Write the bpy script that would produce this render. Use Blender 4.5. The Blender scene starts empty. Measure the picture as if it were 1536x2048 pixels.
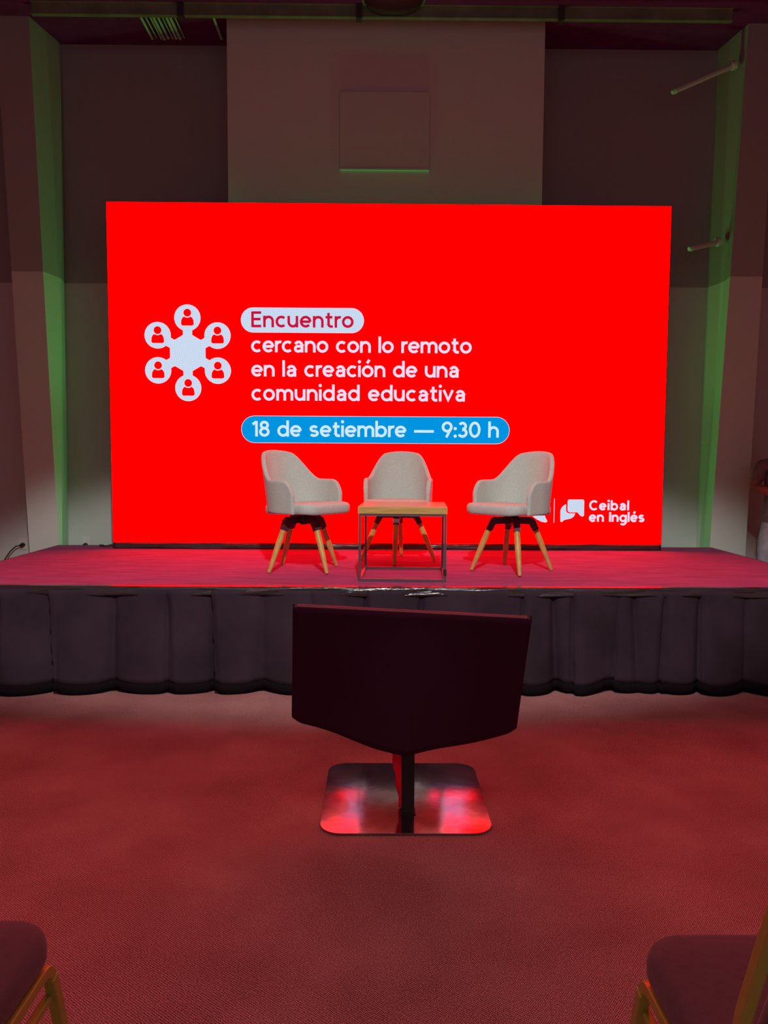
import bpy, math, random
from mathutils import Vector, Matrix
random.seed(4)
C = bpy.context.scene.collection
PI = math.pi
R = math.radians

# ------------------------------------------------------------------ camera
scene = bpy.context.scene
cam_d = bpy.data.cameras.new('camera')
cam = bpy.data.objects.new('camera', cam_d)
C.objects.link(cam)
F_PX, PITCH, ROLL, YAW = 1516.3, 0.0716, -0.0049, 0.0091
cam_d.sensor_fit = 'VERTICAL'
cam_d.sensor_height = 36.0
cam_d.lens = 36.0 * F_PX / 2048.0
cam_d.clip_start = 0.02
fwd = Vector((math.sin(YAW) * math.cos(PITCH), math.cos(YAW) * math.cos(PITCH), -math.sin(PITCH)))
rgt = Vector((math.cos(YAW), -math.sin(YAW), 0))
dwn = fwd.cross(rgt)
r2 = rgt * math.cos(ROLL) + dwn * math.sin(ROLL)
d2 = -rgt * math.sin(ROLL) + dwn * math.cos(ROLL)
m = Matrix((r2, -d2, -fwd)).transposed().to_4x4()
m.translation = Vector((0, 0, 1.4642))
cam.matrix_world = m
scene.camera = cam

# ------------------------------------------------------------------ world, lights, exposure
vs = scene.view_settings
vs.view_transform = 'Standard'
vs.look = 'None'
vs.exposure = 0.0
vs.gamma = 1.0
vs.use_curve_mapping = False
world = bpy.data.worlds.new('hall_ambient')
scene.world = world
world.use_nodes = True
wb = world.node_tree.nodes['Background']
wb.inputs[0].default_value = (0.95, 0.90, 1.0, 1)
wb.inputs[1].default_value = 0.22

SCREEN_RED = 6.0        # how strongly the red of the video wall shines


def spot(name, loc, target, power, half_v, half_h, blend, col, radius):
    """theatre spot with an oval pool (half angles in degrees)"""
    d = bpy.data.lights.new(name, 'SPOT')
    d.energy = power
    d.color = col
    d.shadow_soft_size = radius
    d.spot_size = 2 * R(half_v)
    d.spot_blend = blend
    o = bpy.data.objects.new(name, d)
    C.objects.link(o)
    o.location = loc
    v = Vector(target) - Vector(loc)
    o.rotation_euler = v.to_track_quat('-Z', 'Y').to_euler()
    o.scale = (math.tan(R(half_h)) / math.tan(R(half_v)), 1, 1)
    return o


def point(name, loc, power, col, radius):
    d = bpy.data.lights.new(name, 'POINT')
    d.energy = power
    d.color = col
    d.shadow_soft_size = radius
    o = bpy.data.objects.new(name, d)
    C.objects.link(o)
    o.location = loc
    return o


# white stage wash hung from the hall ceiling above the audience
spot('stage_wash', (0.2, -0.4, 5.0), (-0.10, 6.05, 0.30), 1120, 13.2, 28.5, 0.40, (1.0, 0.97, 0.93), 0.10)
# green uplights standing in the gap behind the video wall: a soft glow up the middle wall, two beams to the sides
point('green_uplight', (-0.35, 6.69, 1.25), 32.0, (0.14, 1.0, 0.22), 0.02)
point('green_uplight', (0.48, 6.69, 1.25), 32.0, (0.18, 1.0, 0.18), 0.02)
spot('green_side_beam', (-0.32, 6.69, 2.2), (-3.0, 7.14, 3.6), 26, 38, 38, 0.6, (0.24, 1.0, 0.26), 0.02)
spot('green_side_beam', (0.44, 6.69, 2.2), (3.15, 7.14, 3.6), 20, 38, 38, 0.6, (0.34, 1.0, 0.20), 0.02)
# added reddish fill over the audience to brighten the foreground floor
hd = bpy.data.lights.new('added_floor_fill', 'AREA')
hd.shape = 'RECTANGLE'
hd.size, hd.size_y = 6.0, 3.0
hd.energy = 50
hd.color = (1.0, 0.40, 0.42)
hd.spread = R(120)
ho = bpy.data.objects.new('added_floor_fill', hd)
C.objects.link(ho)
ho.location = (0, 1.3, 5.2)

# ------------------------------------------------------------------ helpers


class MB:
    def __init__(self):
        self.v, self.f, self.mi, self.cur = [], [], [], 0

    def add(self, verts, faces):
        b = len(self.v)
        self.v += [tuple(p) for p in verts]
        for f in faces:
            self.f.append([b + i for i in f])
            self.mi.append(self.cur)
        return b

    def box(self, a, b, rot=None):
        (x0, y0, z0), (x1, y1, z1) = a, b
        vs_ = [(x, y, z) for z in (z0, z1) for y in (y0, y1) for x in (x0, x1)]
        if rot:
            vs_ = [rot @ Vector(p) for p in vs_]
        self.add(vs_, [(0, 2, 3, 1), (4, 5, 7, 6), (0, 1, 5, 4), (2, 6, 7, 3), (0, 4, 6, 2), (1, 3, 7, 5)])

    def hexa(self, p):
        """eight corners: 0-3 bottom ring, 4-7 top ring"""
        self.add(p, [(3, 2, 1, 0), (4, 5, 6, 7), (0, 1, 5, 4), (1, 2, 6, 5), (2, 3, 7, 6), (3, 0, 4, 7)])

    def grid(self, rows, close=False):
        n = len(rows[0])
        vs_ = [p for r_ in rows for p in r_]
        fs = []
        for i in range(len(rows) - 1):
            for j in range(n if close else n - 1):
                k = (j + 1) % n
                fs.append((i * n + j, i * n + k, (i + 1) * n + k, (i + 1) * n + j))
        self.add(vs_, fs)

    def tube(self, pts, rad, n=12, caps=True, sq=None, up=None):
        """round tube, or with sq=(w,h) a rectangular one, along pts"""
        pts = [Vector(p) for p in pts]
        if not isinstance(rad, (list, tuple)):
            rad = [rad] * len(pts)
        rows = []
        ref = Vector(up) if up else None
        for i, p in enumerate(pts):
            if i == 0:
                t = pts[1] - p
            elif i == len(pts) - 1:
                t = p - pts[i - 1]
            else:
                t = (pts[i + 1] - p).normalized() + (p - pts[i - 1]).normalized()
            t.normalize()
            if ref is None:
                ref = Vector((0, 0, 1)) if abs(t.z) < .9 else Vector((1, 0, 0))
            a = ref.cross(t)
            if a.length < 1e-5:
                a = Vector((1, 0, 0)).cross(t)
            a.normalize()
            b = t.cross(a)
            if not up:
                ref = b
            k = 1.0
            if 0 < i < len(pts) - 1:
                ca = max(.3, (pts[i + 1] - p).normalized().dot(t))
                k = 1 / ca if sq else 1
            if sq:
                w, h = sq[0] / 2 * rad[i], sq[1] / 2 * rad[i]
                rows.append([p + a * sx * w * k + b * sy * h for sx, sy in ((-1, -1), (1, -1), (1, 1), (-1, 1))])
            else:
                rows.append([p + (a * math.cos(2 * PI * j / n) + b * math.sin(2 * PI * j / n)) * rad[i] for j in range(n)])
        self.grid(rows, close=True)
        nn = len(rows[0])
        if caps:
            self.add(rows[0], [tuple(range(nn))[::-1]])
            self.add(rows[-1], [tuple(range(nn))])

    def lathe(self, prof, n=24, c=(0, 0)):
        rows = [[(c[0] + r_ * math.cos(2 * PI * j / n), c[1] + r_ * math.sin(2 * PI * j / n), z) for j in range(n)] for r_, z in prof]
        self.grid(rows, close=True)
        if prof[0][0] > 1e-6:
            self.add(rows[0], [tuple(range(n))[::-1]])
        if prof[-1][0] > 1e-6:
            self.add(rows[-1], [tuple(range(n))])

    def pad(self, outline, levels, shape=None):
        """cushion: an outline (list of xy) at levels of (z, scale about its centre)"""
        cx = sum(p[0] for p in outline) / len(outline)
        cy = sum(p[1] for p in outline) / len(outline)
        rows = []
        for z, s in levels:
            rows.append([(cx + (x - cx) * s, cy + (y - cy) * s, z) for x, y in outline])
        if shape:
            rows = [[shape(*p) for p in r_] for r_ in rows]
        self.grid(rows, close=True)
        n = len(outline)
        self.add(rows[0], [tuple(range(n))[::-1]])
        self.add(rows[-1], [tuple(range(n))])

    def build(self, name, mat, parent=None, smooth=False, loc=None):
        me = bpy.data.meshes.new(name)
        me.from_pydata(self.v, [], self.f)
        mats = mat if isinstance(mat, (list, tuple)) else [mat]
        for k in mats:
            me.materials.append(k)
        for p, i in zip(me.polygons, self.mi):
            p.material_index = i
            p.use_smooth = bool(smooth)
        me.validate()
        me.update()
        o = bpy.data.objects.new(name, me)
        C.objects.link(o)
        if loc:
            o.location = loc
        if parent:
            o.parent = parent
        if smooth and smooth is not True:
            md = o.modifiers.new('edge_split', 'EDGE_SPLIT')
            md.split_angle = R(smooth)
        return o


def bevel(o, w, seg=2):
    md = o.modifiers.new('bevel', 'BEVEL')
    md.width = w
    md.segments = seg
    md.limit_method = 'ANGLE'
    return o


def tag(o, label, cat, group=None):
    o['label'] = label
    o['category'] = cat
    if group:
        o['group'] = group
    return o


def thing(name, label, cat, loc=(0, 0, 0), rz=0, group=None):
    o = bpy.data.objects.new(name, None)
    o.empty_display_size = .1
    C.objects.link(o)
    o.location = loc
    o.rotation_euler = (0, 0, rz)
    return tag(o, label, cat, group)


def struct(o):
    o['kind'] = 'structure'
    return o


def round_rect(x0, y0, x1, y1, r, n=8):
    pts = []
    for cx, cy, a0 in ((x1 - r, y1 - r, 0), (x0 + r, y1 - r, 90), (x0 + r, y0 + r, 180), (x1 - r, y0 + r, 270)):
        for i in range(n + 1):
            a = R(a0 + 90 * i / n)
            pts.append((cx + r * math.cos(a), cy + r * math.sin(a)))
    return pts


def sstep(a, b, x):
    t = min(1, max(0, (x - a) / (b - a)))
    return t * t * (3 - 2 * t)


# ------------------------------------------------------------------ materials
def mat(name, col, rough=.7, metal=0.0, spec=.5, var=0.0, vscale=8.0, bump=0.0, bscale=60.0, stretch=(1, 1, 1), sheen=0.0):
    mt = bpy.data.materials.new(name)
    mt.use_nodes = True
    nt = mt.node_tree
    b = nt.nodes['Principled BSDF']
    b.inputs['Base Color'].default_value = (*col, 1)
    b.inputs['Roughness'].default_value = rough
    b.inputs['Metallic'].default_value = metal
    b.inputs['Specular IOR Level'].default_value = spec
    if sheen:
        b.inputs['Sheen Weight'].default_value = sheen
    tc = nt.nodes.new('ShaderNodeTexCoord')
    mp = nt.nodes.new('ShaderNodeMapping')
    mp.inputs['Scale'].default_value = stretch
    nt.links.new(tc.outputs['Object'], mp.inputs['Vector'])
    if var:
        n = nt.nodes.new('ShaderNodeTexNoise')
        n.inputs['Scale'].default_value = vscale
        n.inputs['Detail'].default_value = 5
        rp = nt.nodes.new('ShaderNodeValToRGB')
        rp.color_ramp.elements[0].position = .3
        rp.color_ramp.elements[1].position = .7
        rp.color_ramp.elements[0].color = (*[max(0, c * (1 - var)) for c in col], 1)
        rp.color_ramp.elements[1].color = (*[min(1, c * (1 + var)) for c in col], 1)
        nt.links.new(mp.outputs['Vector'], n.inputs['Vector'])
        nt.links.new(n.outputs['Fac'], rp.inputs['Fac'])
        nt.links.new(rp.outputs['Color'], b.inputs['Base Color'])
    if bump:
        n2 = nt.nodes.new('ShaderNodeTexNoise')
        n2.inputs['Scale'].default_value = bscale
        n2.inputs['Detail'].default_value = 4
        bp = nt.nodes.new('ShaderNodeBump')
        bp.inputs['Strength'].default_value = bump
        bp.inputs['Distance'].default_value = .01
        nt.links.new(mp.outputs['Vector'], n2.inputs['Vector'])
        nt.links.new(n2.outputs['Fac'], bp.inputs['Height'])
        nt.links.new(bp.outputs['Normal'], b.inputs['Normal'])
    return mt


def mat_carpet():
    """looped twill carpet: diagonal rows of small tufts with pale flecks"""
    mt = mat('hall_carpet', (.3, .1, .1), .95, spec=.15)
    nt = mt.node_tree
    b = nt.nodes['Principled BSDF']
    tc = nt.nodes['Texture Coordinate']

    def wave(rot, sc):
        mp = nt.nodes.new('ShaderNodeMapping')
        mp.inputs['Rotation'].default_value = (0, 0, R(rot))
        w = nt.nodes.new('ShaderNodeTexWave')
        w.inputs['Scale'].default_value = sc
        w.inputs['Distortion'].default_value = 2.2
        w.inputs['Detail'].default_value = 1.0
        w.inputs['Detail Scale'].default_value = 2.0
        nt.links.new(tc.outputs['Object'], mp.inputs['Vector'])
        nt.links.new(mp.outputs['Vector'], w.inputs['Vector'])
        return w
    w1, w2 = wave(38, 62), wave(-52, 48)
    mul = nt.nodes.new('ShaderNodeMath')
    mul.operation = 'MULTIPLY'
    nt.links.new(w1.outputs['Fac'], mul.inputs[0])
    nt.links.new(w2.outputs['Fac'], mul.inputs[1])
    n = nt.nodes.new('ShaderNodeTexNoise')
    n.inputs['Scale'].default_value = 260
    n.inputs['Detail'].default_value = 3
    nt.links.new(tc.outputs['Object'], n.inputs['Vector'])
    big = nt.nodes.new('ShaderNodeTexNoise')
    big.inputs['Scale'].default_value = 2.2
    big.inputs['Detail'].default_value = 6
    nt.links.new(tc.outputs['Object'], big.inputs['Vector'])
    a1 = nt.nodes.new('ShaderNodeMath')
    a1.operation = 'MULTIPLY_ADD'
    a1.inputs[1].default_value = .55
    nt.links.new(mul.outputs[0], a1.inputs[0])
    nt.links.new(n.outputs['Fac'], a1.inputs[2])
    a2 = nt.nodes.new('ShaderNodeMath')
    a2.operation = 'MULTIPLY_ADD'
    a2.inputs[1].default_value = .35
    nt.links.new(big.outputs['Fac'], a2.inputs[0])
    nt.links.new(a1.outputs[0], a2.inputs[2])
    rp = nt.nodes.new('ShaderNodeValToRGB')
    e = rp.color_ramp.elements
    e[0].position, e[0].color = .56, (.13, .028, .034, 1)
    e[1].position, e[1].color = 1.0, (.66, .36, .34, 1)
    mid = e.new(.78)
    mid.color = (.29, .105, .105, 1)
    nt.links.new(a2.outputs[0], rp.inputs['Fac'])
    nt.links.new(rp.outputs['Color'], b.inputs['Base Color'])
    bp = nt.nodes.new('ShaderNodeBump')
    bp.inputs['Strength'].default_value = .5
    bp.inputs['Distance'].default_value = .004
    nt.links.new(a1.outputs[0], bp.inputs['Height'])
    nt.links.new(bp.outputs['Normal'], b.inputs['Normal'])
    return mt


def mat_wall(name, low, high, zsplit):
    """two-tone painted plaster: a darker coat above zsplit"""
    mt = mat(name, low, .85, spec=.25, bump=.06, bscale=35)
    nt = mt.node_tree
    b = nt.nodes['Principled BSDF']
    geo = nt.nodes.new('ShaderNodeNewGeometry')
    sx = nt.nodes.new('ShaderNodeSeparateXYZ')
    nt.links.new(geo.outputs['Position'], sx.inputs[0])
    gt = nt.nodes.new('ShaderNodeMath')
    gt.operation = 'GREATER_THAN'
    gt.inputs[1].default_value = zsplit
    nt.links.new(sx.outputs['Z'], gt.inputs[0])
    mx = nt.nodes.new('ShaderNodeMix')
    mx.data_type = 'RGBA'
    mx.inputs[6].default_value = (*low, 1)
    mx.inputs[7].default_value = (*high, 1)
    nt.links.new(gt.outputs[0], mx.inputs[0])
    nt.links.new(mx.outputs[2], b.inputs['Base Color'])
    return mt


def mat_emit(name, col, strength, dots=0.0):
    mt = bpy.data.materials.new(name)
    mt.use_nodes = True
    nt = mt.node_tree
    nt.nodes.remove(nt.nodes['Principled BSDF'])
    em = nt.nodes.new('ShaderNodeEmission')
    em.inputs[0].default_value = (*col, 1)
    em.inputs[1].default_value = strength
    if dots:      # the grid of light-emitting modules shows as a fine mottling
        tc = nt.nodes.new('ShaderNodeTexCoord')
        w = []
        for rot in (0, 90):
            mp = nt.nodes.new('ShaderNodeMapping')
            mp.inputs['Rotation'].default_value = (0, R(rot + 6), 0)
            wv = nt.nodes.new('ShaderNodeTexWave')
            wv.inputs['Scale'].default_value = 17
            wv.inputs['Distortion'].default_value = .6
            nt.links.new(tc.outputs['Object'], mp.inputs['Vector'])
            nt.links.new(mp.outputs['Vector'], wv.inputs['Vector'])
            w.append(wv)
        mu = nt.nodes.new('ShaderNodeMath')
        mu.operation = 'MULTIPLY'
        nt.links.new(w[0].outputs['Fac'], mu.inputs[0])
        nt.links.new(w[1].outputs['Fac'], mu.inputs[1])
        ma = nt.nodes.new('ShaderNodeMath')
        ma.operation = 'MULTIPLY_ADD'
        ma.inputs[1].default_value = dots * strength
        ma.inputs[2].default_value = strength * (1 - dots * .35)
        nt.links.new(mu.outputs[0], ma.inputs[0])
        nt.links.new(ma.outputs[0], em.inputs[1])
    nt.links.new(em.outputs[0], nt.nodes['Material Output'].inputs[0])
    return mt


def mat_wood(name, col, axis=(1, 1, 14)):
    return mat(name, col, .42, spec=.4, var=.16, vscale=9, stretch=axis)


M = {}
M['carpet'] = mat_carpet()
M['wall'] = mat_wall('two_tone_wall', (.57, .585, .55), (.33, .31, .30), 3.11)
M['mid'] = mat('pale_wall_paint', (.57, .60, .54), .85, spec=.25, bump=.05, bscale=35)
M['ceiling'] = mat('dark_ceiling', (.155, .03, .15), .95, spec=.05, var=.15)
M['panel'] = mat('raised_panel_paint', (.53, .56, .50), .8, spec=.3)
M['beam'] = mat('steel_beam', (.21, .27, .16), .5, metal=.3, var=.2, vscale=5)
M['dark_steel'] = mat('dark_steel', (.06, .05, .055), .55, metal=.3)
M['pipe'] = mat('green_lit_tint', (.42, .85, .50), .45)  # green uplight glow mixed into the colour of pipes, panel edge and arm tips
M['deck'] = mat('stage_carpet', (.29, .062, .17), .92, spec=.12, var=.22, vscale=5, bump=.55, bscale=9, stretch=(.8, 5, 1))
M['skirt'] = mat('black_skirt_cloth', (.031, .019, .029), .85, spec=.2, var=.28, vscale=3.5, bump=.15, bscale=14)
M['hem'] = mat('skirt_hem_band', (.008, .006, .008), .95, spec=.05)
M['film'] = mat('black_plastic_film', (.030, .022, .026), .22, spec=.7, bump=.9, bscale=5, stretch=(.8, 4, 9))
M['red'] = mat_emit('screen_red', (1.0, .0, .0), SCREEN_RED)
M['white'] = mat_emit('screen_white', (.62, .72, .90), .98, .18)
M['text'] = mat_emit('screen_text_white', (.82, .73, .94), 1.0)
M['text_blue'] = mat_emit('screen_text_on_blue', (.62, .82, .98), 1.0)
M['pill'] = mat_emit('screen_pale_pill', (.60, .72, .90), .98, .18)
M['blue'] = mat_emit('screen_blue', (.0, .30, .76), 1.0, .2)
M['crimson'] = mat_emit('screen_crimson', (.60, .005, .045), 1.0)
M['cabinet'] = mat('screen_cabinet', (.02, .02, .022), .6)
M['fabric'] = mat('pale_chair_fabric', (.50, .575, .525), .95, spec=.1, var=.10, vscale=130, bump=.25, bscale=220, sheen=.1)
M['fabric2'] = mat('pale_seat_fabric', (.50, .575, .53), .95, spec=.1, var=.10, vscale=130, bump=.25, bscale=220, sheen=.1)
M['black_metal'] = mat('black_metal', (.085, .022, .038), .5, spec=.4)
M['leg'] = mat_wood('oak_leg', (.60, .38, .11), (6, 6, 1))
M['oak'] = mat_wood('oak_edge', (.52, .34, .10), (1, 6, 12))
M['oak_top'] = mat('oak_veneer_top', (.50, .32, .12), .28, spec=.5, var=.12, vscale=10, stretch=(1, 9, 1))
M['frame'] = mat('table_frame_metal', (.17, .13, .15), .35, metal=.6)
M['cover'] = mat('black_stretch_cloth', (.046, .012, .032), .85, spec=.12, bump=.12, bscale=4, stretch=(1, 1, 3))
M['tv'] = mat('tv_plastic', (.22, .07, .10), .3, spec=.5)
M['tv_glass'] = mat('tv_glass', (.01, .01, .012), .08, spec=.6)
M['plate'] = mat('polished_steel_plate', (.40, .35, .37), .11, metal=1.0, var=.3, vscale=7, bump=.05, bscale=9)
M['pole'] = mat('black_pole', (.015, .01, .012), .6)
M['seat'] = mat('plum_upholstery', (.080, .050, .062), .9, spec=.2, var=.12, vscale=60, sheen=.2)
M['gold'] = mat('gold_tube', (.42, .45, .08), .38, metal=.2, spec=.5, var=.08)
M['socket'] = mat('socket_plastic', (.66, .63, .57), .4)
M['cable'] = mat('black_cable', (.012, .01, .012), .5)
M['skin'] = mat('skin', (.22, .10, .07), .6)
M['shirt'] = mat('grey_cotton', (.16, .14, .15), .9, var=.15, vscale=25)
M['jeans'] = mat('pale_denim', (.36, .38, .44), .9, var=.22, vscale=18)
M['shoe'] = mat('dark_shoe', (.03, .025, .025), .6)
M['hair'] = mat('dark_hair', (.02, .014, .012), .7, var=.3, vscale=60)
M['bag'] = mat('dark_bag_cloth', (.05, .025, .03), .85, var=.2, vscale=20)
M['eye'] = mat('eye', (.05, .035, .03), .3)

# thin red cloth that lets light through
M['strap'] = mat('thin_red_cloth', (.60, .06, .16), .6, var=.2, vscale=20)
_nt = M['strap'].node_tree
_tr = _nt.nodes.new('ShaderNodeBsdfTranslucent')
_tr.inputs[0].default_value = (.85, .10, .24, 1)
_mx = _nt.nodes.new('ShaderNodeMixShader')
_mx.inputs[0].default_value = .6
_nt.links.new(_nt.nodes['Principled BSDF'].outputs[0], _mx.inputs[1])
_nt.links.new(_tr.outputs[0], _mx.inputs[2])
_nt.links.new(_mx.outputs[0], _nt.nodes['Material Output'].inputs[0])

# ------------------------------------------------------------------ room shell
CEIL = 5.30
ROOM_L, ROOM_R, ROOM_B, ROOM_F = -5.2, 5.2, 7.4, -3.0
b = MB(); b.box((ROOM_L, ROOM_F, -.2), (ROOM_R, ROOM_B, 0)); struct(b.build('floor', M['carpet']))
b = MB(); b.box((ROOM_L, ROOM_F, CEIL), (ROOM_R, ROOM_B + .2, CEIL + .15)); struct(b.build('ceiling', M['ceiling']))
b = MB(); b.box((ROOM_L, ROOM_B, 0), (ROOM_R, ROOM_B + .2, CEIL)); struct(b.build('wall_back', M['wall']))
b = MB(); b.box((ROOM_L - .2, ROOM_F, 0), (ROOM_L, ROOM_B + .2, CEIL)); struct(b.build('wall_left', M['wall']))
b = MB(); b.box((ROOM_R, ROOM_F, 0), (ROOM_R + .2, ROOM_B + .2, CEIL)); struct(b.build('wall_right', M['wall']))
b = MB(); b.box((-1.338, 6.95, 0), (1.462, ROOM_B, CEIL)); struct(b.build('wall_center', M['mid']))
# leaning pillars: x of (outer, inner front, inner back) at floor and ceiling
b = MB()
b.hexa([(-3.17, 6.95, 0), (-2.905, 6.95, 0), (-3.02, 7.4, 0), (-3.17, 7.4, 0),
        (-3.36, 6.95, CEIL), (-3.065, 6.95, CEIL), (-2.972, 7.4, CEIL), (-3.36, 7.4, CEIL)])
struct(b.build('pillar', M['wall']))
b = MB()
b.hexa([(3.055, 6.95, 0), (3.40, 6.95, 0), (3.40, 7.4, 0), (3.137, 7.4, 0),
        (3.262, 6.95, CEIL), (3.52, 6.95, CEIL), (3.52, 7.4, CEIL), (3.184, 7.4, CEIL)])
struct(b.build('pillar', M['wall']))

# ------------------------------------------------------------------ things up on the wall and ceiling
t = thing('wall_panel', 'square raised panel on the pale middle wall above the video wall', 'panel', (.052, 6.95, 4.01))
b = MB(); b.box((-.396, -.024, .012), (.396, 0, .67)); bevel(b.build('panel_face', M['panel'], t), .003)
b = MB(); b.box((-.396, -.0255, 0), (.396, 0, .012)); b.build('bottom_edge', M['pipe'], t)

t = thing('ceiling_beam', 'long steel beam with lipped edges running under the ceiling', 'beam', (.1, 6.75, 5.2))
for x0, x1 in ((-2.95, -1.715), (-1.655, 1.525), (1.575, 3.02)):
    b = MB()
    b.box((x0 - .1, -.012, .006), (x1 - .1, .012, .094))
    b.box((x0 - .1, -.022, 0), (x1 - .1, .022, .006))
    b.box((x0 - .1, -.030, .093), (x1 - .1, .030, .1))
    b.build('beam_length', M['beam'], t)
for x in (-1.685, -.17, 1.55):
    b = MB()
    b.box((x - .125, -.045, -.012), (x - .075, -.036, .1))
    b.box((x - .125, -.045, -.02), (x - .075, .03, -.012))
    b.build('beam_strap', M['dark_steel'], t)
t = thing('ceiling_fixture', 'dark rounded fixture under the ceiling at the middle of the beam', 'fixture', (.12, 6.62, 5.30))
b = MB(); b.lathe([(.25, 0), (.25, -.02), (.22, -.05), (.15, -.085), (.05, -.095), (.0001, -.096)], 32); b.build('housing', M['dark_steel'], t, smooth=40)
b = MB(); b.lathe([(.27, 0), (.27, -.012), (.25, -.012)], 32); b.build('rim', M['beam'], t)

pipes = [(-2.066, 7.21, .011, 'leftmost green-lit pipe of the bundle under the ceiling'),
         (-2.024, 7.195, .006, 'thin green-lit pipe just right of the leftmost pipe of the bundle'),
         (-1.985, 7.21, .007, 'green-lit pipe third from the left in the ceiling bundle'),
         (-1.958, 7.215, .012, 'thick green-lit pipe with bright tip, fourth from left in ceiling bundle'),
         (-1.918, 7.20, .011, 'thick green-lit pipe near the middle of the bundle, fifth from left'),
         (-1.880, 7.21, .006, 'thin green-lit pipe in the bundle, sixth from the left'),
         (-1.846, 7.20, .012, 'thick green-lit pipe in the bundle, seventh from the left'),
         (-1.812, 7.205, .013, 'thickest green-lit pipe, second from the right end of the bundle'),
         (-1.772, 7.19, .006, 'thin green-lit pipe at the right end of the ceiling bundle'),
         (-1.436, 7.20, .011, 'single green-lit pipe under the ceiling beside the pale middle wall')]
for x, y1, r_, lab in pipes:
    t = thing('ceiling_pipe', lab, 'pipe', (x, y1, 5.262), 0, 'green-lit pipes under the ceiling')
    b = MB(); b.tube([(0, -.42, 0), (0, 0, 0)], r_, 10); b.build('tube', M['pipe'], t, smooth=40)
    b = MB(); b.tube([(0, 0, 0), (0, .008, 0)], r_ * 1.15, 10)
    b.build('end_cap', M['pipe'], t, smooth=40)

# arms on the right pillar
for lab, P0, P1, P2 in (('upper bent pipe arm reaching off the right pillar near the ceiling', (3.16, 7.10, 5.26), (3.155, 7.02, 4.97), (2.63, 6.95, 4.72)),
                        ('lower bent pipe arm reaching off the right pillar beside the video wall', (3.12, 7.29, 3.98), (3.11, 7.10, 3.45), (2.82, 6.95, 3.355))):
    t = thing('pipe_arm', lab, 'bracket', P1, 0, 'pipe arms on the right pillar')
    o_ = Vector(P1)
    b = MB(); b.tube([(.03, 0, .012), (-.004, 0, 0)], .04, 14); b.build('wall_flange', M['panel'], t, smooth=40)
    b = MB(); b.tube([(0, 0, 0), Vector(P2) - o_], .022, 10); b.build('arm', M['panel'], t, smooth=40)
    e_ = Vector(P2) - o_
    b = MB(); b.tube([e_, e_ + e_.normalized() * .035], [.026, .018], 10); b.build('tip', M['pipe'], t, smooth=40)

# wall sockets and cables
def socket(loc, lab):
    t = thing('wall_socket', lab, 'socket', loc, 0, 'wall sockets behind the stage')
    b = MB(); b.box((-.038, -.008, -.055), (.038, 0, .055)); bevel(b.build('cover_plate', M['socket'], t), .004)
    b = MB(); b.box((-.022, -.011, -.03), (.022, -.008, .03)); b.build('insert', M['socket'], t)
    return t


socket((-3.46, 7.4, .605), 'cream wall socket with a cable plugged in, left of the left pillar')
t = thing('power_cable', 'black power cable running down from the socket left of the left pillar', 'cable', (-3.455, 7.39, .598))
b = MB(); b.tube([(0, -.001, 0), (0, -.035, 0)], [.022, .018], 12); b.build('plug', M['cable'], t, smooth=40)
b = MB()
pts = [(0, -.035, 0), (-.05, -.05, -.01), (-.10, -.06, -.06), (-.15, -.07, -.14), (-.22, -.08, -.21), (-.30, -.09, -.24), (-.42, -.11, -.235), (-.6, -.15, -.25), (-.9, -.3, -.42), (-1.0, -.5, -.592)]
b.tube(pts, .006, 8); b.build('cord', M['cable'], t, smooth=True)
socket((-2.845, 7.4, .625), 'cream wall socket with a black plug beside the video wall')
t = thing('plug', 'round black plug in the socket between left pillar and video wall', 'plug', (-2.845, 7.389, .60))
b = MB(); b.tube([(0, 0, 0), (0, -.035, 0)], [.022, .018], 12); b.build('plug_body', M['cable'], t, smooth=40)
b = MB(); b.tube([(0, -.03, 0), (.01, -.05, -.03), (.012, -.06, -.12), (.01, -.05, -.5), (.01, -.05, -.59)], .005, 8); b.build('cord', M['cable'], t, smooth=True)

# ------------------------------------------------------------------ stage
ST_L, ST_R, ST_F, ST_B, ST_H = -2.88, 3.05, 4.66, 6.865, .66
t = thing('stage', 'low carpeted stage platform with a shiny black edge strip', 'stage', (0, 0, 0))
b = MB(); b.box((ST_L, ST_F, ST_H - .03), (ST_R, ST_B, ST_H)); b.build('deck', M['deck'], t)
for x in (ST_L + .03, -1.45, .06, 1.55, ST_R - .09):
    for y in (ST_F + .1, ST_B - .16):
        b = MB()
        b.box((x, y, 0), (x + .06, y + .06, ST_H - .03))
        b.build('post', M['dark_steel'], t)
rows = []
n = 160
prof = [(.046, .0006), (.004, .0008), (-.006, -.001), (-.010, -.012), (-.008, -.025), (-.014, -.040), (-.014, -.052)]
for i in range(n + 1):
    x = ST_L - .01 + (ST_R - ST_L + .02) * i / n
    rows.append([(x, ST_F + y + (.004 * math.sin(x * 9 + k * 1.3) + .003 * math.sin(x * 23 + k * 2.1)) * (k > 1), ST_H + z + .003 * math.sin(x * 5.1 + k) * (k > 2)) for k, (y, z) in enumerate(prof)])
b = MB(); b.grid(rows); o = b.build('edge_strip', M['film'], t, smooth=True)
md = o.modifiers.new('solid', 'SOLIDIFY'); md.thickness = .002; md.offset = 1
o['label'] = 'shiny black film'
for k, x in enumerate((ST_L, ST_R)):
    b = MB()
    s_ = -1 if k == 0 else 1
    b.box((min(x, x + .008 * s_), ST_F, ST_H - .10), (max(x, x + .008 * s_), ST_B, ST_H))
    b.build('side_strip', M['hem'], t)

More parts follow.
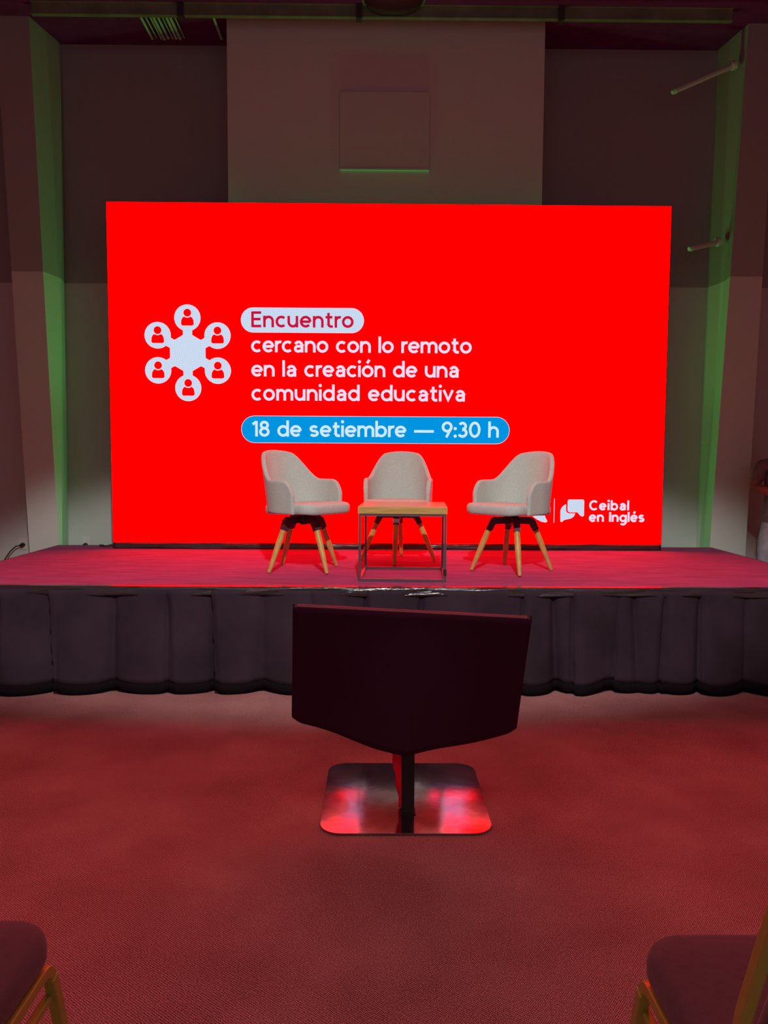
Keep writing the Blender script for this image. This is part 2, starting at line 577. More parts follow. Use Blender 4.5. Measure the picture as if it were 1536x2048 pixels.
# skirt: one long cloth hung from the stage edge, folds opening towards the floor
folds = [(-2.55, .05, .20), (-2.17, .055, .22), (-1.79, .055, .19), (-1.45, .06, .19), (-1.14, .055, .17), (-.86, .05, .16), (-.55, .05, .15), (-.25, .04, .14),
         (.10, .05, .16), (.45, .045, .15), (.74, .055, .14), (1.0, .055, .15), (1.27, .06, .15), (1.66, .07, .17), (1.92, .05, .13), (2.15, .06, .16), (2.45, .05, .16), (2.8, .05, .17)]
X0, X1 = ST_L - .02, ST_R + .02
creases = [-2.33, -2.02, -1.62, -1.29, -1.02, -.70, -.40, -.06, .28, .60, .92, 1.10, 1.22, 1.52, 1.60, 1.80, 2.02, 2.30, 2.62]


def skirt_y(x, k):
    """forward bulge at height fraction k (0 top, 1 floor), and how far the hem lifts"""
    near = min(abs((x - c) / (w * 1.1)) for c, a, w in folds)
    amp = .060 + .03 * math.sin(x * 2.3 + 1)
    f = amp * math.cos(min(1, near) * PI / 2) * (.04 + .96 * k ** 1.2)
    g = 0
    cs = [X0 - .2] + creases + [X1 + .2]
    for j in range(len(cs) - 1):
        a_ = cs[j] - .04 * k * math.sin(j * 2.4)
        b_ = cs[j + 1] - .04 * k * math.sin((j + 1) * 2.4)
        if a_ <= x < b_:
            u = (x - a_) / (b_ - a_)
            h_ = (.060 if j % 3 else -.050) * min(1, (b_ - a_) / .26)
            g = abs(h_) * ((1 - u) ** 1.4 if h_ > 0 else u ** 1.4)
            break
    g *= .55 + .6 * k
    for j, c in enumerate(creases):
        d = (x - c + .04 * k * math.sin((j + 1) * 2.4)) / (.018 + .016 * k)
        if -3 < d < 3:
            g -= (.024, .010, .018, .030)[j % 4] * math.exp(-d * d) * min(1, k * 7)
    return -(f + g) - .010, .030 * min(1, near) ** 2 * k ** 3


b = MB()
nx, nz = 900, 22
rows = []
for kz in range(nz + 1):
    k = kz / nz
    row = []
    for i in range(nx + 1):
        x = X0 + (X1 - X0) * i / nx
        dy, dz = skirt_y(x, k)
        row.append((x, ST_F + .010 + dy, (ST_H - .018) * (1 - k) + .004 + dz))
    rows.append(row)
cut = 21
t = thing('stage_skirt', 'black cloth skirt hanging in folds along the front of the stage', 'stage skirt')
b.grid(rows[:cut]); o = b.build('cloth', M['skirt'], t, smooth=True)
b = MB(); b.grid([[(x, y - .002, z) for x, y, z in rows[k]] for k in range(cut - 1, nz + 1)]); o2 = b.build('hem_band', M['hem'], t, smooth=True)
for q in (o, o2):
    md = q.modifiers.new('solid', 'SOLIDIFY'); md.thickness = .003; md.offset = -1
# side drops of the skirt
for x in (ST_L - .012, ST_R + .008):
    b = MB()
    b.box((x, ST_F + .0, .003), (x + .004, ST_B, ST_H - .1))
    b.build('side_cloth', M['skirt'], t)

# ------------------------------------------------------------------ video wall
SX0, SX1, SZ0, SZ1, SY = -2.306, 2.499, .715, 3.614, 6.6136
led = thing('led_video_wall', 'big bright red video wall showing white text, standing on the stage', 'screen', (0, SY, ST_H))
OX, OZ = 0, ST_H     # display meshes are written in world x / z, shifted to the thing's origin
b = MB(); b.box((SX0 - .006, .003, SZ0 - OZ - .004), (SX1 + .006, .05, SZ1 - OZ + .004)); b.build('cabinet', M['cabinet'], led)
D = MB()
LAYER = [0.0]


def face(pts, layer):
    D.add([(x, -layer * .0012, z - OZ) for x, z in pts], [tuple(range(len(pts)))])


D.cur = 0
face([(SX0, SZ0), (SX1, SZ0), (SX1, SZ1), (SX0, SZ1)], 0)


def pill(x0, z0, x1, z1, mi, layer, r=None):
    D.cur = mi
    r = r or (z1 - z0) / 2
    face(round_rect(x0, z0, x1, z1, r, 14), layer)


def disc(cx, cz, r, layer, n=36, a0=0, a1=360):
    face([(cx + r * math.cos(R(a0 + (a1 - a0) * i / n)), cz + r * math.sin(R(a0 + (a1 - a0) * i / n))) for i in range(n)], layer)


def ribbon(pts, w, layer, closed=False):
    n = len(pts)
    L, Rr = [], []
    for i in range(n):
        p = Vector(pts[i])
        a = Vector(pts[i - 1]) if (i > 0 or closed) else None
        c = Vector(pts[(i + 1) % n]) if (i < n - 1 or closed) else None
        d1 = (p - a).normalized() if a is not None else (c - p).normalized()
        d2_ = (c - p).normalized() if c is not None else d1
        t_ = (d1 + d2_).normalized()
        nn = Vector((-t_.y, t_.x))
        k = 1 / max(.5, t_.dot(d1))
        L.append(p + nn * w / 2 * k)
        Rr.append(p - nn * w / 2 * k)
    for i in range(n if closed else n - 1):
        j = (i + 1) % n
        face([tuple(Rr[i]), tuple(Rr[j]), tuple(L[j]), tuple(L[i])], layer)


def arc(cx, cy, rx, ry, a0, a1, n=22):
    return [(cx + rx * math.cos(R(a0 + (a1 - a0) * i / n)), cy + ry * math.sin(R(a0 + (a1 - a0) * i / n))) for i in range(n + 1)]


RING = arc(.5, .5, .4, .4, 0, 342, 30)
ACC = [[(.44, 1.2), (.66, 1.5)]]
GL = {   # monoline letters: width, open strokes, closed strokes, dots (x-height = 1)
    'o': (1.0, [], [RING], []),
    'c': (.88, [arc(.5, .5, .4, .4, 48, 312)], [], []),
    'e': (.98, [[(.1, .5), (.9, .5)] , arc(.5, .5, .4, .4, 0, 318)], [], []),
    'n': (.92, [[(.1, 0), (.1, 1)], arc(.46, .54, .36, .36, 180, 0) + [(.82, 0)]], [], []),
    'm': (1.46, [[(.1, 0), (.1, 1)], arc(.415, .585, .315, .315, 180, 0) + [(.73, 0)], arc(1.045, .585, .315, .315, 180, 0) + [(1.36, 0)]], [], []),
    'u': (.92, [[(.82, 0), (.82, 1)], [(.1, 1)] + arc(.46, .46, .36, .36, 180, 360)], [], []),
    'r': (.48, [[(.1, 0), (.1, 1)], arc(.44, .56, .34, .34, 180, 72)], [], []),
    't': (.66, [[(.28, 1.28), (.28, .3)] + arc(.48, .3, .2, .2, 180, 270, 8) + [(.66, .1)], [(.02, .9), (.62, .9)]], [], []),
    'a': (.90, [[(.76, 0), (.76, .6)] + arc(.46, .6, .30, .30, 0, 158, 14), [(.76, .53), (.42, .53)] + arc(.38, .315, .215, .215, 90, 270, 14) + [(.5, .1), (.76, .26)]], [], []),
    'l': (.2, [[(.1, 0), (.1, 1.42)]], [], []),
    'i': (.2, [[(.1, 0), (.1, 1)]], [], [(.1, 1.33)]),
    'd': (1.0, [[(.9, 0), (.9, 1.42)]], [RING], []),
    'b': (1.0, [[(.1, 0), (.1, 1.42)]], [RING], []),
    'g': (1.0, [[(.9, 1), (.9, -.02)] + arc(.5, -.02, .4, .36, 0, -142, 14)], [RING], []),
    'h': (.92, [[(.1, 0), (.1, 1.42)], arc(.46, .54, .36, .36, 180, 0) + [(.82, 0)]], [], []),
    's': (.82, [arc(.41, .7, .28, .2, 28, 270, 16) + arc(.41, .3, .31, .2, 88, -152, 16)], [], []),
    'v': (.90, [[(.06, 1), (.45, .13), (.84, 1)]], [], []),
    'E': (.88, [[(.1, 0), (.1, 1.36)], [(.1, .1), (.86, .1)], [(.1, .70), (.8, .70)], [(.1, 1.26), (.86, 1.26)]], [], []),
    'C': (1.18, [arc(.66, .69, .56, .59, 46, 314, 26)], [], []),
    'I': (.2, [[(.1, 0), (.1, 1.38)]], [], []),
    '1': (.5, [[(.38, 0), (.38, 1.36)], [(.04, 1.06), (.38, 1.3)]], [], []),
    '8': (.9, [], [arc(.45, 1.0, .29, .27, 0, 350, 26), arc(.45, .41, .35, .31, 0, 350, 26)], []),
    '9': (.94, [[(.82, .84), (.40, 0)]], [arc(.47, .92, .37, .37, 0, 350, 26)], []),
    '3': (.86, [arc(.40, .99, .28, .28, 150, -90, 18) + arc(.40, .40, .34, .31, 90, -155, 20)], [], []),
    '0': (1.0, [], [arc(.5, .69, .4, .6, 0, 350, 30)], []),
    ':': (.24, [], [], [(.12, .12), (.12, .78)]),
    '-': (1.75, [[(.0, .52), (1.75, .52)]], [], []),
    ' ': (.46, [], [], []),
}
GL['ó'] = (1.0, GL['o'][1] + ACC, GL['o'][2], [])
GL['é'] = (.98, GL['e'][1] + ACC, [], [])


def text(s, x0, x1, z, xh, mi, layer, w=.228):
    D.cur = mi
    nat = sum(GL[c][0] for c in s)
    gap = ((x1 - x0) / xh - nat) / (len(s) - 1)
    x = 0
    for c in s:
        wd, op, cl, dots = GL[c]

        def tr(p):
            return (x0 + (x + p[0]) * xh, z + p[1] * xh)
        for st in op:
            ribbon([tr(p) for p in st], w * xh, layer)
        for st in cl:
            ribbon([tr(p) for p in st], w * xh, layer, True)
        for p in dots:
            q = tr(p)
            disc(q[0], q[1], w * .62 * xh, layer, 16)
        x += wd + gap
    return gap


XH = .098
pill(-1.176, 2.530, -.120, 2.742, 2, 1)
g0 = text('Encuentro', -1.085, -.210, 2.575, XH, 4, 2)
g1 = text('cercano con lo remoto', -1.088, .808, 2.364, XH, 5, 1)
g2 = text('en la creación de una', -1.088, .701, 2.157, XH, 5, 1)
g3 = text('comunidad educativa', -1.088, .758, 1.952, XH, 5, 1)
pill(-1.180, 1.586, 1.148, 1.821, 1, 1)
pill(-1.176, 1.590, 1.144, 1.817, 3, 2)
g4 = text('18 de setiembre - 9:30 h', -1.085, 1.053, 1.642, XH, 6, 3)
print('letter gaps', [round(g, 2) for g in (g0, g1, g2, g3, g4)])
# network icon: a hexagon joined to six round people badges
icx, icz = -1.633, 2.353
D.cur = 1
face([(icx + .176 * math.cos(R(30 + 60 * i)), icz + .176 * math.sin(R(30 + 60 * i))) for i in range(6)], 1)
for i in range(6):
    a = R(90 + 60 * i)
    px, pz = icx + .296 * math.cos(a), icz + .298 * math.sin(a)
    D.cur = 1
    disc(px, pz, .113, 1)
    ux, uz = math.cos(a), math.sin(a)
    face([(icx + ux * k - uz * s_, icz + uz * k + ux * s_) for k, s_ in ((.11, -.075), (.155, -.04), (.215, -.04), (.215, .04), (.155, .04), (.11, .075))], 1)
    D.cur = 0
    disc(px, pz + .043, .033, 2, 24)
    body = [(px - .055, pz - .066 + .012), (px - .045, pz - .066), (px + .045, pz - .066), (px + .055, pz - .066 + .012), (px + .052, pz - .02), (px + .042, pz + .001), (px + .034, pz + .006)]
    body += [(px + .043 * math.cos(R(k)), pz + .043 + .043 * math.sin(R(k))) for k in range(-48, -133, -12)]
    body += [(px - .034, pz + .006), (px - .042, pz + .001), (px - .052, pz - .02)]
    face(body, 2)
# institution mark at the lower right
D.cur = 1
ribbon([(1.551, .899), (1.551, 1.115)], .005, 1)
text('Ceibal', 1.860, 2.206, 1.0145, .061, 5, 1, .285)
text('en Inglés', 1.860, 2.344, .9125, .061, 5, 1, .285)
# two overlapping speech bubbles
D.cur = 1
back = [(1.607, .915), (1.605, 1.0)] + arc(1.690, .998, .085, .075, 180, 90, 8) + [(1.74, 1.073), (1.74, .985)] + arc(1.675, .995, .062, .060, 0, -60, 6) + [(1.69, .937), (1.66, .931), (1.64, .926), (1.625, .911), (1.613, .908)]
face(back, 1)
D.cur = 0
face(round_rect(1.655, .985, 1.825, 1.118, .03, 6), 2)
D.cur = 1
front = arc(1.797, 1.091, .016, .016, 0, 90, 5) + arc(1.683, 1.091, .016, .016, 90, 180, 5) + arc(1.69, 1.012, .023, .018, 180, 270, 5) + [(1.755, .994), (1.775, .97), (1.79, .959), (1.806, .958), (1.813, .968)]
face(front, 3)
# tail of the larger mark half hidden behind the right armchair
face(round_rect(1.17, .98, 1.462, 1.19, .05, 6), 1)
face([(1.30, 1.05), (1.30, 1.0), (1.36, .96), (1.40, .93), (1.442, .910), (1.478, .903), (1.494, .913), (1.475, .95), (1.462, .99), (1.462, 1.05)], 1)
disp = D.build('display', [M['red'], M['white'], M['pill'], M['blue'], M['crimson'], M['text'], M['text_blue']], led)
# crumpled black film along the foot
rows = []
for i in range(141):
    x = SX0 + .004 + (SX1 - SX0 - .008) * i / 140
    w1 = math.sin(x * 7.3) + .6 * math.sin(x * 17 + 1) + .4 * math.sin(x * 31)
    rows.append([(x, -.018 - .003 * w1, .003), (x, -.012 - .005 * math.sin(x * 11 + 2), .018), (x, -.016 + .004 * w1, .036), (x, -.006, .052 + .001 * w1)])
b = MB(); b.grid(rows); o = b.build('foot_film', M['film'], led, smooth=True)
md = o.modifiers.new('solid', 'SOLIDIFY'); md.thickness = .002
o['label'] = 'crumpled black film'
t = thing('cable_end', 'short black cable lying on the stage at the left foot of the video wall', 'cable', (-2.36, 6.76, ST_H))
b = MB(); b.tube([(-.09, 0, .006), (-.05, -.03, .006), (-.02, .01, .014), (.02, -.02, .008), (.05, .0, .012), (.09, .02, .006)], .006, 8); b.build('cord', M['cable'], t, smooth=True)
b = MB(); b.tube([(-.12, 0, .009), (-.085, 0, .009)], .009, 10); b.build('connector', M['cable'], t, smooth=40)

# ------------------------------------------------------------------ armchairs
def chair_shell():
    mb = MB()
    hw, ry, vs0, arm = .262, .235, .0, .135      # half width, depth of the round back, start of the straight arms, arm length
    plan = []
    ns = 17
    for i in range(5):
        k = i / 5
        plan.append((hw - .012 * (1 - k), arm + (vs0 - arm) * k))
    for i in range(ns * 2 + 1):
        a = PI * i / (ns * 2)
        plan.append((hw * math.copysign(abs(math.cos(a)) ** .86, math.cos(a)), vs0 - ry * math.sin(a) ** .86))
    for i in range(5):
        k = (i + 1) / 5
        plan.append((-hw + .012 * k, vs0 + (arm - vs0) * k))
    L = [0]
    for i in range(1, len(plan)):
        L.append(L[-1] + math.dist(plan[i], plan[i - 1]))
    tot = L[-1]
    rows = []
    nz_ = 9
    for i, (u, v) in enumerate(plan):
        d = abs(L[i] / tot - .5) * 2
        top = .850 - .013 * (d / .25) ** 2 if d < .25 else .837 - .196 * sstep(.26, .62, d)
        if d >= .25:
            top = .642 + (.837 - .642) * (1 - sstep(.25, .61, d))
        if d > .80:
            q = (d - .80) / .20
            top -= .105 * q ** 3
        col = []
        for j in range(nz_ + 1):
            k = j / nz_
            z = .405 + (top - .405) * k
            h = z - .405
            backness = max(0, -(v - .0) / ry)
            uu = u * (1 + .10 * h * (1 - .8 * backness))
            vv = v + .015 - .24 * h * backness
            col.append((uu, vv, z))
        rows.append(col)
    mb.grid(rows)
    return mb


def armchair_parts(parent):
    o = chair_shell().build('shell', M['fabric'], parent, smooth=True)
    md = o.modifiers.new('solid', 'SOLIDIFY'); md.thickness = .034; md.offset = 1
    # face the thickness inwards whatever the winding
    md.offset = -1
    sb = o.modifiers.new('sub', 'SUBSURF'); sb.levels = 2; sb.render_levels = 2
    mb = MB()
    out = round_rect(-.238, -.215, .238, .285, .10, 8)

    def tilt(x, y, z):
        pinch = 1 - .10 * max(0, -y / .25)
        return (x * pinch, y, z + .035 * y - .010 * max(0, (y - .2) / .085) ** 2)
    mb.pad(out, [(.402, .90), (.404, .96), (.414, .99), (.43, 1.0), (.450, 1.0), (.464, .985), (.472, .95), (.477, .86), (.480, .6)], tilt)
    mb.build('seat_cushion', M['fabric2'], parent, smooth=60)
    mb = MB()
    mb.lathe([(.0001, .318), (.022, .318), (.03, .324), (.03, .345), (.045, .348), (.045, .385), (.06, .39), (.11, .395), (.11, .405)], 24)
    mb.build('swivel_hub', M['black_metal'], parent, smooth=40)
    mb = MB()
    for k in range(4):
        a = PI / 4 + k * PI / 2
        ux, uy = math.cos(a), math.sin(a)
        mb.tube([(ux * .01, uy * .01, .358), (ux * .128, uy * .128, .355), (ux * .140, uy * .140, .347), (ux * .170, uy * .170, .288)], [1, 1, 1, .9], sq=(.05, .050), up=(-uy, ux, 0))
    bevel(mb.build('base_bracket', M['black_metal'], parent), .006)
    for k in range(4):
        a = PI / 4 + k * PI / 2
        ux, uy = math.cos(a), math.sin(a)
        mb = MB()
        P = lambda s_: (ux * (.160 + .128 * s_), uy * (.160 + .128 * s_), .312 * (1 - s_))
        mb.tube([P(-.02), P(.3), P(.5), P(.97), P(1.0)], [.0195, .022, .021, .0135, .0115], 14, up=(-uy, ux, 0))
        mb.build('leg', M['leg'], parent, smooth=50)


GROUP = 'pale armchairs on the stage'
chair0 = thing('armchair', 'pale grey swivel armchair at the left of the oak table, facing right', 'chair', (-.525, 5.405, ST_H + .005), 0, GROUP)
armchair_parts(chair0)
UP = ('shell', 'seat_cushion')


def pose(root, rz_top, rz_base):
    for ch in root.children:
        ch.rotation_euler = (0, 0, rz_top if ch.name.split('.')[0] in UP else rz_base)


def chair_copy(loc, label):
    r_ = chair0.copy()
    C.objects.link(r_)
    r_.location = loc
    r_['label'] = label
    for ch in list(chair0.children):
        c = ch.copy()
        C.objects.link(c)
        c.parent = r_
    return r_


pose(chair0, R(-130), R(-6))
c2 = chair_copy((.165, 5.90, ST_H + .005), 'pale grey armchair behind the oak table, facing the hall')
pose(c2, R(173), R(38))
c3 = chair_copy((.967, 5.395, ST_H + .005), 'pale grey swivel armchair at the right of the oak table, facing left')
pose(c3, R(133), R(46))

# ------------------------------------------------------------------ side table
tb = thing('side_table', 'small cube side table with oak top and thin dark metal frame', 'table', (.180, 5.165, ST_H + .001), R(-3.2))
W, Dp = .289, .285
b = MB(); b.box((-W, -Dp, .440), (W, Dp, .486)); bevel(b.build('table_top', [M['oak']], tb), .002)
b = MB(); b.box((-W + .001, -Dp + .001, .4855), (W - .001, Dp - .001, .4872)); b.build('veneer', M['oak_top'], tb)
s_ = .008
for sx in (-1, 1):
    for sy in (-1, 1):
        b = MB()
        b.box((sx * (W - .012) - s_, sy * (Dp - .012) - s_, 0), (sx * (W - .012) + s_, sy * (Dp - .012) + s_, .44))
        b.build('leg', M['frame'], tb)
for z in (.0, .424):
    b = MB()
    for sy in (-1, 1):
        b.box((-W + .02, sy * (Dp - .012) - s_, z + .0005), (W - .02, sy * (Dp - .012) + s_, z + .016))
    for sx in (-1, 1):
        b.box((sx * (W - .012) - s_, -Dp + .02, z + .0005), (sx * (W - .012) + s_, Dp - .02, z + .016))
    b.build('rail_frame', M['frame'], tb)
b = MB(); b.box((W - .024, -Dp - .006, .045), (W - .002, -Dp + .004, .085)); b.build('clip', M['cable'], tb)

# ------------------------------------------------------------------ covered monitor on a floor stand
t = thing('floor_monitor', 'monitor on a floor stand with its back under a black cloth cover', 'monitor', (.12, 3.183, 0))
O = Vector((.12, 3.183, 0))
TL, TR, BR, BL = Vector((-.333, 3.0, .864)), Vector((.622, 3.0, .817)), Vector((.605, 3.2, .287)), Vector((-.361, 3.2, .334))
nrm = (TR - TL).cross(BL - TL).normalized()      # towards the hall
if nrm.y > 0:
    nrm = -nrm


def tvp(s, k, off=0):
    top = TL.lerp(TR, (s + 1) / 2)
    bot = BL.lerp(BR, (s + 1) / 2)
    return top.lerp(bot, k) + nrm * off - O


rows = []
ks = [i / 24 for i in range(25)]
ss = [-1 + i / 24 for i in range(49)]
# top fold going back over the monitor
for off in (-.007, -.004):
    rows.append([tvp(-1, .012, -.03)] + [tvp(-1, .0, off)] + [tvp(s, .004 if abs(s) < .99 else .004, off) for s in ss] + [tvp(1, .0, off)] + [tvp(1, .012, -.03)])
for k in ks:
    row = []
    for s in ss:
        env = max(0, 1 - abs(s)) ** .95
        bul = .27 * k ** 1.35 * env + .012 * math.sin(k * PI) * (1 - s * s) + .004 * math.sin(s * 9 + k * 4) * k
        kk = k * (1.0 - .012 * math.sin(s * 6.5) - .05 * max(0, abs(s) - .93) / .07 * .6)
        # the bottom edge stays level while the cloth bulges round the pole
        p = tvp(s, kk, 0)
        p = p + Vector((0, -1, 0)) * bul + Vector((0, 0, -1)) * (.03 * env * k ** 3)
        row.append(p)
    rows.append([tvp(-1, k * .98, -.03)] + [row[0] + (-nrm) * .018 + Vector((-.004, 0, 0))] + row + [row[-1] + (-nrm) * .018 + Vector((.004, 0, 0))] + [tvp(1, k * .98, -.03)])
b = MB(); b.grid(rows); o = b.build('cloth_cover', M['cover'], t, smooth=True)
md = o.modifiers.new('solid', 'SOLIDIFY'); md.thickness = .003; md.offset = 0
b = MB()
P = [tvp(-.985, .985, -.030), tvp(.985, .985, -.030), tvp(.985, .985, -.008), tvp(-.985, .985, -.008), tvp(-.975, -.006, -.026), tvp(.975, -.006, -.026), tvp(.975, -.006, -.008), tvp(-.975, -.006, -.008)]
b.hexa(P); bevel(b.build('monitor_body', M['tv'], t), .004)
b = MB(); b.add([tvp(-.965, .03, -.0305), tvp(.965, .03, -.0305), tvp(.965, .95, -.0305), tvp(-.965, .95, -.0305)], [(0, 1, 2, 3)]); b.build('screen_glass', M['tv_glass'], t)
# pole, cloth tie, base plate
b = MB(); b.box((-.015, -.183, .01), (.037, -.138, .345)); bevel(b.build('pole', M['pole'], t), .004)
b = MB(); b.box((-.015, -.14, .30), (.037, .03, .345)); b.build('mount', M['pole'], t)
b = MB()
rows = []
for i in range(15):
    k = i / 14
    x0 = -.072 + .050 * k + .003 * math.sin(i * 1.7)
    wdt = .060 - .034 * k
    rows.append([(x0, -.128 + .004 * math.sin(i), .36 - .345 * k), (x0 + wdt * .5, -.131, .36 - .345 * k), (x0 + wdt, -.126 + .003 * math.sin(i * 1.3), .36 - .345 * k)])
b.grid(rows)
o = b.build('cloth_tie', M['strap'], t, smooth=True)
md = o.modifiers.new('solid', 'SOLIDIFY'); md.thickness = .003
b = MB(); b.pad(round_rect(-.342, -.340, .342, .340, .085, 10), [(0, .998), (.001, 1), (.009, 1), (.0105, .997)]); b.build('base_plate', M['plate'], t, smooth=30)
b = MB(); b.box((-.021, -.189, .0105), (.043, -.132, .014)); b.build('pole_foot', M['pole'], t)

# ------------------------------------------------------------------ banquet chairs at the front
def banquet(label, loc):
    t = thing('banquet_chair', label, 'chair', loc, 0, 'gold framed chairs at the front of the picture')
    mb = MB()
    out = round_rect(-.225, -.24, .225, .235, .085, 8)

    def crown(x, y, z):
        return (x * (1 - .05 * max(0, -y / .24)), y, z)
    mb.pad(out, [(.415, .93), (.418, .985), (.43, 1.0), (.452, 1.0), (.466, .985), (.474, .955), (.480, .88), (.485, .7), (.487, .4)], crown)
    mb.build('seat', M['seat'], t, smooth=60)
    for sx in (-1, 1):
        mb = MB()
        pts = [(sx * .213, -.235, .392)]
        for a in range(0, 81, 16):
            pts.append((sx * .213, .165 + .042 * math.sin(R(a)), .350 + .042 * math.cos(R(a))))
        mb.tube(pts, 1, sq=(.024, .020), up=(1, 0, 0))
        bevel(mb.build('side_rail', M['gold'], t), .003)
        mb = MB()
        mb.tube([(sx * .213, .206, .362), (sx * .214, .225, .30), (sx * .217, .262, .15), (sx * .222, .30, 0.0)], [1, 1, 1, .9], sq=(.024, .024), up=(1, 0, 0))
        bevel(mb.build('front_leg', M['gold'], t), .003)
        mb = MB()
        mb.tube([(sx * .213, -.215, .40), (sx * .216, -.26, .2), (sx * .222, -.31, 0.0)], [1, 1, .9], sq=(.024, .024), up=(1, 0, 0))
        bevel(mb.build('rear_leg', M['gold'], t), .003)
        mb = MB()
        mb.tube([(sx * .206, .222, .312), (sx * .206, -.236, .325)], 1, sq=(.016, .018), up=(1, 0, 0))
        bevel(mb.build('side_stretcher', M['gold'], t), .003)
        mb = MB()
        mb.tube([(sx * .228, -.205, .39), (sx * .231, -.20, .50), (sx * .235, -.245, .66), (sx * .237, -.335, .90)], 1, sq=(.022, .019), up=(1, 0, 0))
        bevel(mb.build('back_upright', M['gold'], t), .004)
    for y, z in ((.16, .395), (-.18, .395)):
        mb = MB()
        mb.tube([(-.205, y, z), (.205, y, z)], 1, sq=(.022, .022), up=(0, 0, 1))
        mb.build('seat_bearer', M['gold'], t)
    mb = MB()
    rows_ = []
    out = round_rect(-.203, .54, .203, .92, .06, 8)
    for off, s_ in ((-.020, .94), (-.018, .98), (-.008, 1), (.012, 1), (.022, .97), (.026, .9), (.028, .6)):
        r_ = []
        for x, z in out:
            xx, zz = x * s_, .73 + (z - .73) * s_
            yy = -.205 - .40 * (zz - .55)
            r_.append((xx, yy + off, zz))
        rows_.append(r_)
    mb.grid(rows_, close=True)
    n_ = len(out)
    mb.add(rows_[0], [tuple(range(n_))]); mb.add(rows_[-1], [tuple(range(n_))[::-1]])
    mb.build('backrest', M['seat'], t, smooth=60)
    return t


banquet('gold framed chair with plum seat, cut off at the lower left corner', (-.902, 1.335, 0))
banquet('gold framed chair with plum seat and back upright showing, lower right corner', (.770, 1.285, 0))

# ------------------------------------------------------------------ person standing at the side of the stage
def skin(name, pts, edges, material, parent, lv=2, root=0):
    me = bpy.data.meshes.new(name)
    me.from_pydata([p[:3] for p in pts], edges, [])
    me.materials.append(material)
    o = bpy.data.objects.new(name, me)
    C.objects.link(o)
    o.parent = parent
    md = o.modifiers.new('skin', 'SKIN')
    md.use_smooth_shade = True
    md.branch_smoothing = .4
    for i, p in enumerate(pts):
        sv = me.skin_vertices[0].data[i]
        sv.radius = (p[3], p[4] if len(p) > 4 else p[3])
        sv.use_root = (i == root)
    sb = o.modifiers.new('sub', 'SUBSURF')
    sb.levels = sb.render_levels = lv
    return o


pr_ = thing('person', 'person in grey t-shirt and pale jeans with folded arms, right of the stage', 'person', (3.56, 6.62, 0), R(-4))
body_pts = [(0, 0, .96, .14, .10), (0, 0, 1.12, .13, .095), (0, .0, 1.30, .145, .10), (0, .01, 1.43, .11, .075), (0, .01, 1.50, .050), (0, .0, 1.555, .050, .056), (0, -.02, 1.65, .098, .120), (0, -.005, 1.735, .088, .105),
            (-.17, .01, 1.42, .055), (-.235, .03, 1.22, .046), (-.16, -.14, 1.185, .040), (-.02, -.19, 1.165, .029), (.03, -.195, 1.16, .030),
            (.17, .01, 1.42, .055), (.235, .03, 1.22, .046), (.16, -.13, 1.13, .040), (.02, -.17, 1.10, .029), (-.03, -.17, 1.10, .030),
            (-.09, 0, .88, .09), (-.10, -.01, .50, .062), (-.105, .02, .10, .042), (-.11, -.10, .045, .035),
            (.09, 0, .88, .09), (.10, -.01, .50, .062), (.105, .02, .10, .042), (.11, -.10, .045, .035)]
body_ed = [(0, 1), (1, 2), (2, 3), (3, 4), (4, 5), (5, 6), (6, 7), (3, 8), (8, 9), (9, 10), (10, 11), (11, 12), (3, 13), (13, 14), (14, 15), (15, 16), (16, 17), (0, 18), (18, 19), (19, 20), (20, 21), (0, 22), (22, 23), (23, 24), (24, 25)]
nb = len(body_pts)
for side, (hx, hy, hz) in ((1, (.03, -.195, 1.16)), (-1, (-.03, -.17, 1.10))):
    base = 12 if side == 1 else 17
    for f in range(4):
        dz = .024 - .016 * f
        ln = (.075, .085, .08, .065)[f]
        i0 = len(body_pts)
        body_pts += [(hx + side * .035, hy - .006, hz + dz, .0095), (hx + side * (.035 + ln * .55), hy + .004, hz + dz, .0088), (hx + side * (.035 + ln), hy + .028, hz + dz - .004, .0075)]
        body_ed += [(base, i0), (i0, i0 + 1), (i0 + 1, i0 + 2)]
    i0 = len(body_pts)
    body_pts += [(hx + side * .005, hy - .012, hz + .04, .011), (hx + side * .035, hy - .02, hz + .062, .009)]
    body_ed += [(base, i0), (i0, i0 + 1)]
skin('body', body_pts, body_ed, M['skin'], pr_)
b = MB()
b.tube([(0, -.105, 1.665), (0, -.125, 1.625), (0, -.112, 1.618)], [.008, .014, .010], 8)
b.build('nose', M['skin'], pr_, smooth=True)
for sx in (-1, 1):
    b = MB()
    b.lathe([(.0001, 1.655), (.008, 1.658), (.010, 1.664), (.008, 1.670), (.0001, 1.673)], 10, c=(sx * .03, -.103))
    b.build('eye', M['eye'], pr_, smooth=True)
b = MB(); b.box((-.024, -.108, 1.588), (.024, -.095, 1.596)); b.build('mouth', mat('lips', (.30, .09, .07), .5), pr_)
b = MB()
rows = []
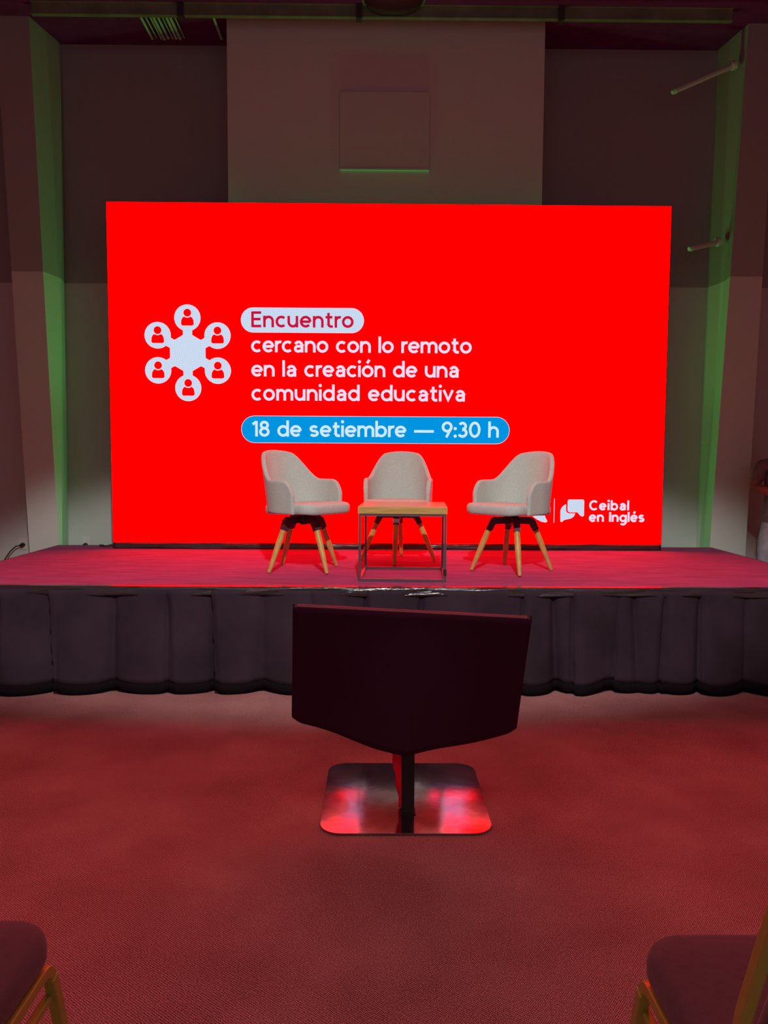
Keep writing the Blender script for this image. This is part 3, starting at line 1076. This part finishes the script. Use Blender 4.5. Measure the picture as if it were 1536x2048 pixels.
for i in range(9):          # a cap of short hair, lower at the back than over the brow
    a = PI / 2 * i / 8
    row = []
    for q in range(20):
        g = 2 * PI * q / 20
        low = -.008 + .085 * (.5 + .5 * math.sin(g))
        z = 1.69 - low + (.10 + low) * math.sin(a)
        rr = math.cos(a) ** .8 if i < 8 else .02
        row.append((.088 * rr * math.cos(g), .0 + .108 * rr * math.sin(g), z))
    rows.append(row)
b.grid(rows, close=True)
o = b.build('hair', M['hair'], pr_, smooth=True)
md = o.modifiers.new('solid', 'SOLIDIFY'); md.thickness = .012; md.offset = -1
skin('t_shirt', [(0, 0, .86, .185, .13), (0, 0, .97, .185, .128), (0, 0, 1.12, .172, .12), (0, 0, 1.30, .175, .122), (0, .01, 1.43, .125, .09), (0, .0, 1.475, .072), (-.175, .012, 1.42, .072), (-.222, .026, 1.27, .070), (.175, .012, 1.42, .072), (.222, .026, 1.27, .070)],
     [(0, 1), (1, 2), (2, 3), (3, 4), (4, 5), (4, 6), (6, 7), (4, 8), (8, 9)], M['shirt'], pr_)
skin('jeans', [(0, 0, 1.04, .168, .112), (0, 0, .93, .17, .115), (-.10, 0, .84, .115), (-.11, -.01, .50, .09), (-.105, .02, .10, .068), (.10, 0, .84, .115), (.11, -.01, .50, .09), (.105, .02, .10, .068)],
     [(0, 1), (1, 2), (2, 3), (3, 4), (1, 5), (5, 6), (6, 7)], M['jeans'], pr_)
for sx in (-1, 1):
    skin('shoe', [(sx * .105, .05, .05, .045), (sx * .107, -.02, .05, .045), (sx * .112, -.14, .04, .042)], [(0, 1), (1, 2)], M['shoe'], pr_, 2, 1)

# dark bag hanging against the legs
t = thing('bag', 'dark cloth bag in front of the jeans at the right edge of the picture', 'bag', (3.60, 6.38, 0))
b = MB(); b.pad(round_rect(-.17, -.07, .17, .07, .05, 6), [(.0, .85), (.02, .97), (.12, 1.04), (.45, 1.0), (.72, .9), (.80, .8), (.815, .6)]); b.build('bag_body', M['bag'], t, smooth=60)
b = MB(); b.tube([(-.09, 0, .79), (-.08, 0, .88), (0, 0, .92), (.08, 0, .88), (.09, 0, .79)], .009, 8); b.build('handle', M['bag'], t, smooth=True)
